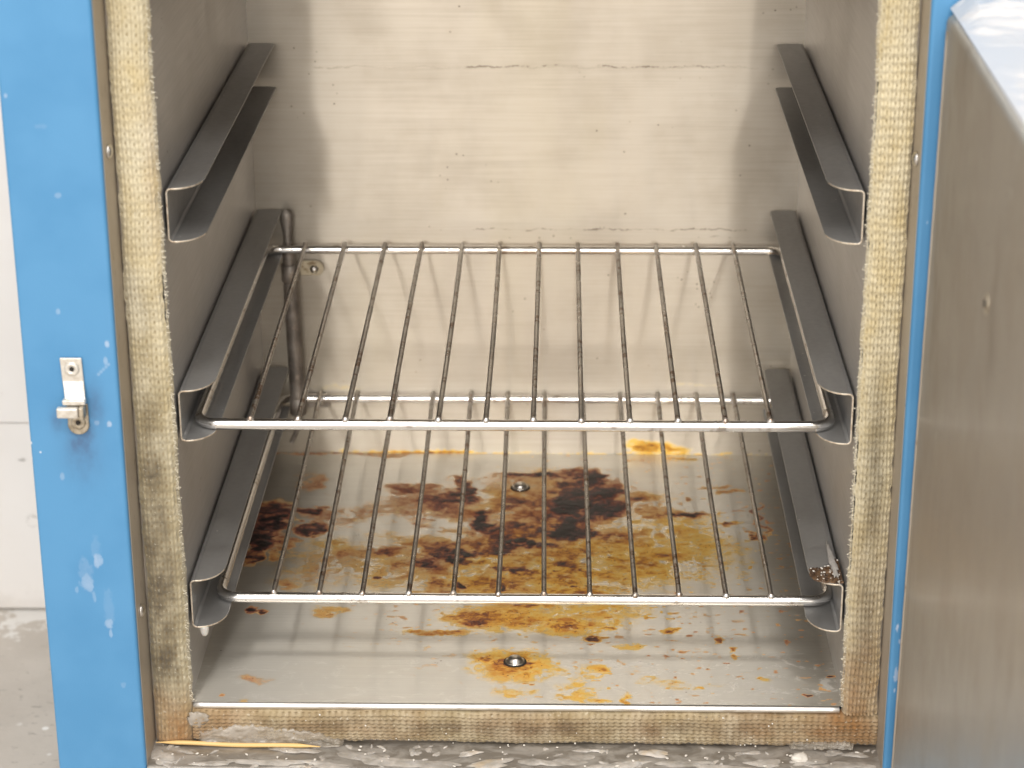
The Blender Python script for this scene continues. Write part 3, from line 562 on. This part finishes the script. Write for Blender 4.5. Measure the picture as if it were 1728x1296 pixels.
# thermostat bulb clamped up the back wall, left corner
pr = empty('temperature_probe', (.026, .370, .1)); pr.parent = oven; pr.matrix_parent_inverse = parent_world(oven).inverted()
yb = .3735
bm = bmesh.new()
sweep(bm, [(.0240, yb, .2000), (.0240, yb, .1990), (.0241, yb, .196), (.0242, yb, .192), (.0244, yb, .186), (.0246, yb, .180), (.0247, yb, .172), (.0248, yb, .164)], [(.0006, .001), (.0022, .0036), (.0028, .0048), (.0030, .0047), (.0032, .0040), (.0033, .0033), (.0034, .0034), (.0036, .0036)], 16)
from_bm('probe_tip', bm, M['copper'], pr)
bm = bmesh.new(); zz = np.linspace(.170, .046, 26)
sweep(bm, [(.0248 + .0027 * (.170 - z) / .124, yb - .0004, z) for z in zz], [.0036] + [.0047 if z > .142 else .0056 + .0002 * math.sin(z * 400) for z in zz[1:-1]] + [.0035], 18)
from_bm('probe_tube', bm, M['copper'], pr)
bm = bmesh.new(); pts = []
for k in range(17):
    t = k / 16; pts.append((.0276 - .0005 * t - .012 * max(0, t - .35) ** 1.4, yb - .0005 + .004 * t, .047 - .040 * t + .006 * t * t))
sweep(bm, pts, .0017, 10); from_bm('capillary', bm, M['copper'], pr)
for (z, mm, dx) in ((.1515, 'brass', 0), (.0450, 'copper', .003)):
    bm = bmesh.new(); cx = .0252 + dx * .7
    lathe(bm, [(.0058, 0), (.0064, .0006), (.0064, .0130), (.0058, .0136)], (cx, yb, z - .0068), (0, 0, 1), 22)
    cl = from_bm('clamp_band', bm, M['copper'], pr)
    bm = bmesh.new(); add_box(bm, cx + .0060, cx + .0185, D - .0034, D - .0014, z - .0058, z + .0058, .0006); lathe(bm, [(.0058, 0), (.0058, .002)], (cx + .0185, D - .0013, z - .0002), (0, -1, 0), 22)
    tb = from_bm('clamp_tab', bm, M[mm], pr)
    bm = bmesh.new(); lathe(bm, [(.0034, 0), (.0034, .0009), (.0027, .0010), (.0027, .0022), (.0012, .0028), (.0003, .0029)], (cx + .0170, D - .0033, z - .0006), (0, -1, 0), 6); from_bm('clamp_screw', bm, M['screw'], pr)

# door catch on the left post
ca = empty('door_catch', (-.048, Y0, .215)); ca.parent = oven; ca.matrix_parent_inverse = parent_world(oven).inverted()
yf = Y0 - .0006
bm = bmesh.new()                                         # upper leaf: runs down then kicks forward to a hook
path = [(yf, .2390), (yf, .2250), (yf - .0010, .2205), (yf - .0030, .2165), (yf - .0045, .2145)]
for i in range(len(path) - 1):
    (y0, z0), (y1, z1) = path[i], path[i + 1]; xo = .0006 * i
    A = [bm.verts.new(p) for p in ((-.0556 + xo, y0, z0), (-.0432 + xo * .6, y0, z0), (-.0432 + xo * .6, y0 - .0014, z0), (-.0556 + xo, y0 - .0014, z0))]; xo = .0006 * (i + 1)
    B = [bm.verts.new(p) for p in ((-.0556 + xo, y1, z1), (-.0432 + xo * .6, y1, z1), (-.0432 + xo * .6, y1 - .0014, z1), (-.0556 + xo, y1 - .0014, z1))]
    for k in range(4): bm.faces.new((A[k], A[(k + 1) % 4], B[(k + 1) % 4], B[k]))
    if i == 0: bm.faces.new(A[::-1])
    if i == len(path) - 2: bm.faces.new(B)
bmesh.ops.recalc_face_normals(bm, faces=bm.faces)
lf = from_bm('catch_plate', bm, M['zinc'], ca); md = lf.modifiers.new('soft', 'BEVEL'); md.width = .0005; md.segments = 2
bm = bmesh.new(); add_box(bm, -.0548, -.0418, yf - .0072, yf - .0028, .2125, .2155, .0006); from_bm('catch_crossbar', bm, M['zinc'], ca)
bm = bmesh.new(); add_box(bm, -.0578, -.0456, yf - .0104, yf - .0064, .2056, .2118, .0009); hk = from_bm('catch_hook', bm, M['zinc'], ca)
bm = bmesh.new(); add_box(bm, -.0452, -.0424, yf - .0105, yf - .0022, .2046, .2122, .0008); from_bm('hook_cheek', bm, M['dull'], ca)
bm = bmesh.new(); add_box(bm, -.0537, -.0417, yf - .0016, yf, .1985, .2110, .0005); lathe(bm, [(.0061, 0), (.0061, .0016), (.0056, .002)], (-.0477, yf, .1985), (0, -1, 0), 26)
lo_ = from_bm('catch_plate', bm, M['dull'], ca)
for (x, z, par, yy) in ((-.0490, .2325, lf, yf - .0014), (-.0476, .2000, lo_, yf - .0019)):
    bm = bmesh.new(); lathe(bm, [(.0043, 0), (.0042, .0006), (.0034, .0013), (.0020, .0011), (.0012, .0004)], (x, yy, z), (0, -1, 0), 24); from_bm('catch_screw', bm, M['zinc' if par is lf else 'dull'], ca)
    bm = bmesh.new(); lathe(bm, [(.0013, 0), (.0012, .0012)], (x, yy - .0003, z), (0, -1, 0), 8); from_bm('screw_recess', bm, M['hole'], ca)

# door, swung open square to the front on the right
door = empty('door', (.4318, -.0345, .14)); door.parent = oven; door.matrix_parent_inverse = parent_world(oven).inverted()
DX, DT = .4318, .4385
def dx(y): return DX - .0185 * (-.035 - y)               # a touch past square
Rz = Matrix.Translation((DX - .0055, -.035, 0)) @ Matrix.Rotation(math.radians(.43), 4, 'Y') @ Matrix.Rotation(math.radians(-1.06), 4, 'Z') @ Matrix.Translation((-DX, .035, 0))
def dobj(name, bm, mat, smooth=False):
    bmesh.ops.transform(bm, matrix=Rz, verts=bm.verts); return from_bm(name, bm, mat, door, smooth)
bm = bmesh.new(); add_box(bm, DX + .0030, DX + .042, -.500, -.0360, FZ + .03, DT - .0012, .003, 3); dobj('door_shell', bm, M['blue'])
bm = bmesh.new()                                         # inner panel: sheet with rolled edges
r = .0050; prf = []
za, zb = FZ + .04, DT - .0020
P = [(DX + r, zb)] + [(DX + r * (1 - math.sin(a)), zb - r * (1 - math.cos(a))) for a in [math.radians(90 * k / 8) for k in range(1, 9)]] + [(DX, z) for z in np.linspace(zb - r - .01, za, 12)]
Yg = [-.0362] + list(np.linspace(-.0385, -.496, 30)); rows = []
for j, y in enumerate(Yg):
    rows.append([bm.verts.new((x + (.0022 if j == 0 else 0), y, z)) for x, z in P])
for A, B in zip(rows, rows[1:]):
    for i in range(len(P) - 1):
        f = bm.faces.new((A[i], B[i], B[i + 1], A[i + 1])); f.smooth = True
bmesh.ops.recalc_face_normals(bm, faces=bm.faces)
pn = dobj('inner_panel', bm, M['door_panel'])
md = pn.modifiers.new('sheet', 'SOLIDIFY'); md.thickness = .001; md.offset = 0
bm = bmesh.new()                                         # folded seam down the hinge edge
sweep(bm, [(DX - .0004, -.0435 + .0003 * math.sin(z * 300), z) for z in np.linspace(FZ + .05, DT - .010, 90)], [(.0012, .0009)] * 90, 8); dobj('edge_seam', bm, M['strip'])
bm = bmesh.new(); lathe(bm, [(.0052, 0), (.0052, .0005), (.0046, .0012)], (DX - .0002, -.2260, .3420), (-1, 0, 0), 20); dobj('panel_screw', bm, M['dull'])
bm = bmesh.new(); lathe(bm, [(.0022, 0), (.0020, .0010)], (DX - .0008, -.2260, .3424), (-1, 0, 0), 14); dobj('panel_screw', bm, M['hole'])
fx_ = np.linspace(DX + .0016, DX + .046, 64); fy_ = np.linspace(-.497, -.0335, 300); QX, QY = np.meshgrid(fx_, fy_)
wr = fbm(QX * 45, QY * 80, 201, 3) + .6 * np.abs(fbm(QX * 40, QY * 90, 211, 3) - .5) * 2
QZ = DT + .0002 + .0030 * (wr - .5) * np.clip((QX - fx_[0]) / .006, .05, 1); QZ = QZ + .011 * np.exp(-((QY + .045) / .030) ** 2) * np.clip((QX - fx_[0]) / .010, 0, 1) * (.6 + .6 * fbm(QX * 50, QY * 50, 231, 3)); QZ = np.maximum(QZ, DT + .0003)
me = grid_mesh('edge_film', QX, QY, QZ); me.transform(Rz); link('edge_film', me, M['film'], door)['label'] = 'wrinkled white plastic film along the door top'

# ------------------------------------------------------------------ wire racks
def loop_path(x0, x1, y0, y1, z, r=.012, n=9):
    pts = []
    for (cx, cy, a0) in ((x1 - r, y0 + r, -90), (x1 - r, y1 - r, 0), (x0 + r, y1 - r, 90), (x0 + r, y0 + r, 180)):
        for k in range(n):
            a = math.radians(a0 + 90 * k / (n - 1)); pts.append((cx + r * math.cos(a), cy + r * math.sin(a), z))
    out = []
    for i, p in enumerate(pts):
        q = pts[(i + 1) % len(pts)]; d = (Vector(q) - Vector(p)).length; m = max(1, int(d / .02))
        for k in range(m): out.append(tuple(Vector(p).lerp(Vector(q), k / m)))
    return out
def rack(label, x0, x1, y0, y1, z, front, back, skew=0):
    R = empty('wire_rack', ((x0 + x1) / 2, (y0 + y1) / 2, z)); tag(R, label, 'oven rack', 'wire racks on the chamber rails')
    bm = bmesh.new(); sweep(bm, loop_path(x0, x1, y0, y1, z), .0034, 18, closed=True); from_bm('frame', bm, M['chrome'], R)
    for a, b in zip(front, back):
        bm = bmesh.new(); zz = z + .0043; j = random.uniform(-.0007, .0007)
        rod(bm, (a, y0 - .0012 + j, zz - .0006), (b, y1 + .0016 + j, zz), .00165, 10); bw = random.uniform(-.0007, .0007); bz = random.uniform(-.0010, .0002)
        for v in bm.verts: q = math.sin(math.pi * min(1, max(0, (v.co.y - y0) / (y1 - y0)))); v.co.x += bw * q; v.co.z += bz * q
        br = from_bm('crossbar', bm, M['bar'], R)
        bm = bmesh.new()
        bmesh.ops.create_uvsphere(bm, u_segments=12, v_segments=8, radius=.0022, matrix=Matrix.Translation((a, y0 - .0008 + j, zz - .0008)) @ Matrix.Diagonal((1, .8, 1, 1)))
        from_bm('weld', bm, M['nub'], br, True)
    return R
rack('upper chrome wire rack resting on the middle pair of rails', .0090, .3885, .0320, .3660, .1722,
     [.0411, .0696, .0981, .1247, .1539, .1823, .2106, .2393, .2683, .2970, .3252, .3520], [.0387, .0675, .0972, .1242, .1538, .1812, .2103, .2386, .2676, .2958, .3249, .3521])
rack('lower chrome wire rack just above the stained chamber floor', .0135, .3950, .0475, .3805, .0482,
     [.0479, .0765, .1036, .1326, .1604, .1885, .2170, .2455, .2739, .3012, .3303, .3583], [.0437, .0717, .1011, .1295, .1584, .1863, .2143, .2431, .2714, .3001, .3293, .3571])

# ------------------------------------------------------------------ small loose things
def puddle(bm, x, y, z, rx, ry, h, seed, rot=0, n=26, rings=4):
    """irregular flat dried blot with a rounded rim"""
    ph = [random.Random(seed * 7 + k).uniform(0, 6.28) for k in range(4)]; c = math.cos(rot); s = math.sin(rot); R = []
    for i in range(rings + 1):
        t = i / rings; row = []
        for k in range(n):
            a = 2 * math.pi * k / n; w = 1 + .22 * math.sin(2 * a + ph[0]) + .16 * math.sin(3 * a + ph[1]) + .10 * math.sin(5 * a + ph[2]) + .07 * math.sin(8 * a + ph[3])
            px = rx * w * t * math.cos(a); py = ry * w * t * math.sin(a)
            hh = h * math.sqrt(max(0, 1 - t ** 3)) * (1 + .35 * math.sin(px * 900 + ph[1]) * math.cos(py * 1100 + ph[2]))
            row.append(bm.verts.new((x + c * px - s * py, y + s * px + c * py, z + (hh if i < rings else 0))))
            if i == 0: break
        R.append(row)
    for k in range(n):
        f = bm.faces.new((R[0][0], R[1][k], R[1][(k + 1) % n])); f.smooth = True
        for i in range(1, rings):
            f = bm.faces.new((R[i][k], R[i + 1][k], R[i + 1][(k + 1) % n], R[i][(k + 1) % n])); f.smooth = True
SZ0 = -.0279
bm = bmesh.new(); rng = random.Random(4); used = 0
BIG = [(.118, -.020, .020, .0062), (.085, -.026, .014, .0035), (.050, -.024, .017, .0040), (.016, -.026, .010, .0026), (.064, -.010, .012, .0032), (-.016, -.018, .0060, .0080), (.150, -.0250, .016, .0040), (.185, -.0240, .013, .0046), (.172, -.012, .006, .0028), (.215, -.022, .010, .0040),
       (.236, -.018, .011, .0050), (.262, -.024, .016, .0040), (.285, -.010, .010, .0034), (.302, -.022, .012, .0040), (.325, -.026, .015, .0032), (.352, -.020, .0095, .0045), (.378, -.018, .0110, .0034), (.402, -.022, .0130, .0040), (.408, -.010, .0060, .0030), (.395, -.008, .006, .0028), (.345, -.008, .0050, .0020), (.245, -.007, .008, .0020)]
for i, (x, y, rx, ry) in enumerate(BIG): puddle(bm, x, y, SZ0 + .0001 * (i % 5), rx * 1.15, ry * 1.1, rng.uniform(.0005, .0009), 40 + i, rng.uniform(-.25, .25))
for i in range(90):
    x = rng.uniform(-.021, .421); y = -.0288 + .027 * rng.random() ** 1.3; r = rng.uniform(.0007, .0026)
    puddle(bm, x, y, SZ0 - .0001, r * rng.uniform(1, 2.2), r * .8, rng.uniform(.0004, .0008), 100 + i, rng.uniform(0, 3), 18, 3)
o = from_bm('dried_residue', bm, M['glue']); tag(o, 'pale dried glue splashes crusted along the grey sill', 'residue', None, 'stuff')
bm = bmesh.new()
for i in range(60):
    x = rng.uniform(-.02, .42); y = rng.uniform(-.028, -.002); r = rng.uniform(.0003, .0009)
    m_ = Matrix.Translation((x, y, SZ0 + .0006 + r * .5)) @ Matrix.Rotation(rng.uniform(0, 3), 4, 'Z') @ Matrix.Diagonal((rng.uniform(1, 2.2), 1, .7, 1)); bmesh.ops.create_icosphere(bm, subdivisions=1, radius=r, matrix=m_)
for i in range(45):                                      # some caught in the knit of the lower gasket
    x = rng.uniform(.0, .42); r = rng.uniform(.0003, .0007); bmesh.ops.create_icosphere(bm, subdivisions=1, radius=r, matrix=Matrix.Translation((x, -.0037, -.0265 + .022 * rng.random() ** 2)))
o = from_bm('crumbs', bm, M['crumb']); tag(o, 'tiny pale crumbs scattered over sill and lower gasket', 'crumbs', None, 'stuff')
def lump(name, cx, cy, cz, rx, ry, rz, seed, mat, sub=3, rough=.35):
    bm = bmesh.new(); bmesh.ops.create_icosphere(bm, subdivisions=sub, radius=1)
    for v in bm.verts:
        n = mnoise.fractal(v.co * 1.6 + Vector((seed, seed * 2, 0)), 1, 2, 4); v.co *= 1 + rough * n; v.co = Vector((cx + v.co.x * rx, cy + v.co.y * ry, cz + v.co.z * rz))
    return from_bm(name, bm, mat, None, True)
tag(lump('glue_lump', .3735, -.0160, -.0262, .0052, .0042, .0024, 3, M['crumb']), 'largest white knobbly lump on the sill, towards its right end', 'glue lump')
# torn film of dried glue bridging the lower gasket and sill, left
def film(name, x0, x1, prof_top, prof_bot, seed, label, cat):
    nx = 150; ny = 26; U, V = np.meshgrid(np.linspace(0, 1, nx), np.linspace(0, 1, ny)); X = x0 + (x1 - x0) * U
    top = np.interp(U, *prof_top); bot = np.interp(U, *prof_bot); jag = (fbm(U * 26, V * 0 + 2, seed, 4) - .5) * .0038
    Z = bot + (top + jag - bot) * V; Y = -.0050 - .0012 * fbm(U * 18, V * 5, seed + 3, 4) * 1.5 - .0003 * np.sin(V * 5 + U * 9) ** 2
    Y = Y + .0042 * np.clip((V - .9) * 10, 0, 1) ** 2 + .004 * np.clip((.03 - np.minimum(U, 1 - U)) / .03, 0, 1)
    return tag(link(name, grid_mesh(name, X, Y, Z), M['sheet']), label, cat)
film('glue_film', .004, .094, ([0, .15, .35, .6, .8, 1], [-.0175, -.0150, -.0118, -.0150, -.0165, -.0255]), ([0, 1], [-.0272, -.0272]), 8, 'torn translucent sheet of dried glue over the left of the lower gasket', 'dried glue')
tag(lump('glue_flake', .0045, -.0040, -.0100, .0064, .0008, .0056, 5, M['sheet'], 3, .4), 'small pale glue flake at the lower left corner of the chamber mouth', 'dried glue')
film('glue_ridge', .368, .408, ([0, .3, .8, 1], [-.0228, -.0225, -.0218, -.0235]), ([0, 1], [-.0262, -.0262]), 12, 'thin pale glue ridge under the right end of the lower gasket', 'dried glue')
# toothpick stuck along the gasket's foot
bm = bmesh.new(); pa = Vector((-.0220, -.0052, -.0255)); pb = Vector((.0800, -.0082, -.0258)); pts = [pa.lerp(pb, k / 24) + Vector((0, 0, .0004 * math.sin(k * .4))) for k in range(25)]
sweep(bm, pts, [max(.0003, .00135 * min(1, k / 3.5 + .1, (24 - k) / 3.5 + .1)) for k in range(25)], 10)
tag(from_bm('toothpick', bm, M['wood']), 'yellow wooden toothpick glued along the left of the sill', 'toothpick')
# burnt crust on the front of the lowest right rail, and its grains
poly = [(.3795, .0365), (.3790, .0250), (.3815, .0190), (.3880, .0155), (.3950, .0152), (.3992, .0155), (.3990, .0480), (.3965, .0490), (.3930, .0400), (.3870, .0370)]
def inside(x, y):
    c = False; j = len(poly) - 1
    for i in range(len(poly)):
        if (poly[i][1] > y) != (poly[j][1] > y) and x < (poly[j][0] - poly[i][0]) * (y - poly[i][1]) / (poly[j][1] - poly[i][1]) + poly[i][0]: c = not c
        j = i
    return c
bm = bmesh.new(); n = 56; vs = {}
for j in range(n):
    for i in range(n):
        x = .3780 + .0216 * i / (n - 1); y = .0140 + .036 * j / (n - 1)
        if inside(x, y):
            e = all(inside(x + a, y + b) for a, b in ((.0006, 0), (-.0006, 0), (0, .0009), (0, -.0009)))
            vs[i, j] = bm.verts.new((x, y, .0763 + (.0004 + .0016 * abs(mnoise.fractal(Vector((x * 420, y * 420, 1)), 1, 2, 4)) if e else -.00005)))
for j in range(n - 1):
    for i in range(n - 1):
        q = [vs.get(k) for k in ((i, j), (i + 1, j), (i + 1, j + 1), (i, j + 1))]
        if all(q): f = bm.faces.new(q); f.smooth = True
cr = from_bm('burnt_crust', bm, M['crust']); tag(cr, 'dark brown burnt crust with white grains on the lowest right rail', 'burnt residue')
bm = bmesh.new()
for i in range(24):
    for _ in range(20):
        x = rng.uniform(.379, .3995); y = .015 + .037 * rng.random()
        if inside(x, y): break
    r = rng.uniform(.0002, .0007); bmesh.ops.create_icosphere(bm, subdivisions=1, radius=r, matrix=Matrix.Translation((x, y, .0775)) @ Matrix.Rotation(rng.uniform(0, 3), 4, 'Z') @ Matrix.Diagonal((rng.uniform(1, 2), 1, .8, 1)))
o = from_bm('grains', bm, M['crumb'], cr); o['kind'] = 'stuff'
bm = bmesh.new(); bmesh.ops.create_icosphere(bm, subdivisions=4, radius=1)
for v in bm.verts:
    nz = mnoise.fractal(Vector((v.co.x * 1.5, v.co.y * 5, v.co.z * 1.5)), 1, 2, 4); v.co *= 1 + .4 * nz; v.co = Vector((.3945 - v.co.y * .0006 + v.co.x * .0019 * (1 - .5 * v.co.y), .0465 + v.co.y * .0240, .0775 + v.co.z * .0020))
from_bm('glue_streak', bm, M['greyglue'], cr, True)
bm = bmesh.new(); lathe(bm, [(.0031, 0), (.0030, -.0015), (.0026, -.0045), (.0020, -.0064), (.0008, -.0074)][::-1], (.0082, .0185, .0436), (0, 0, 1), 16)
tag(from_bm('glue_drip', bm, M['drip']), 'clear hardened drip hanging under the lowest left rail', 'glue drip')
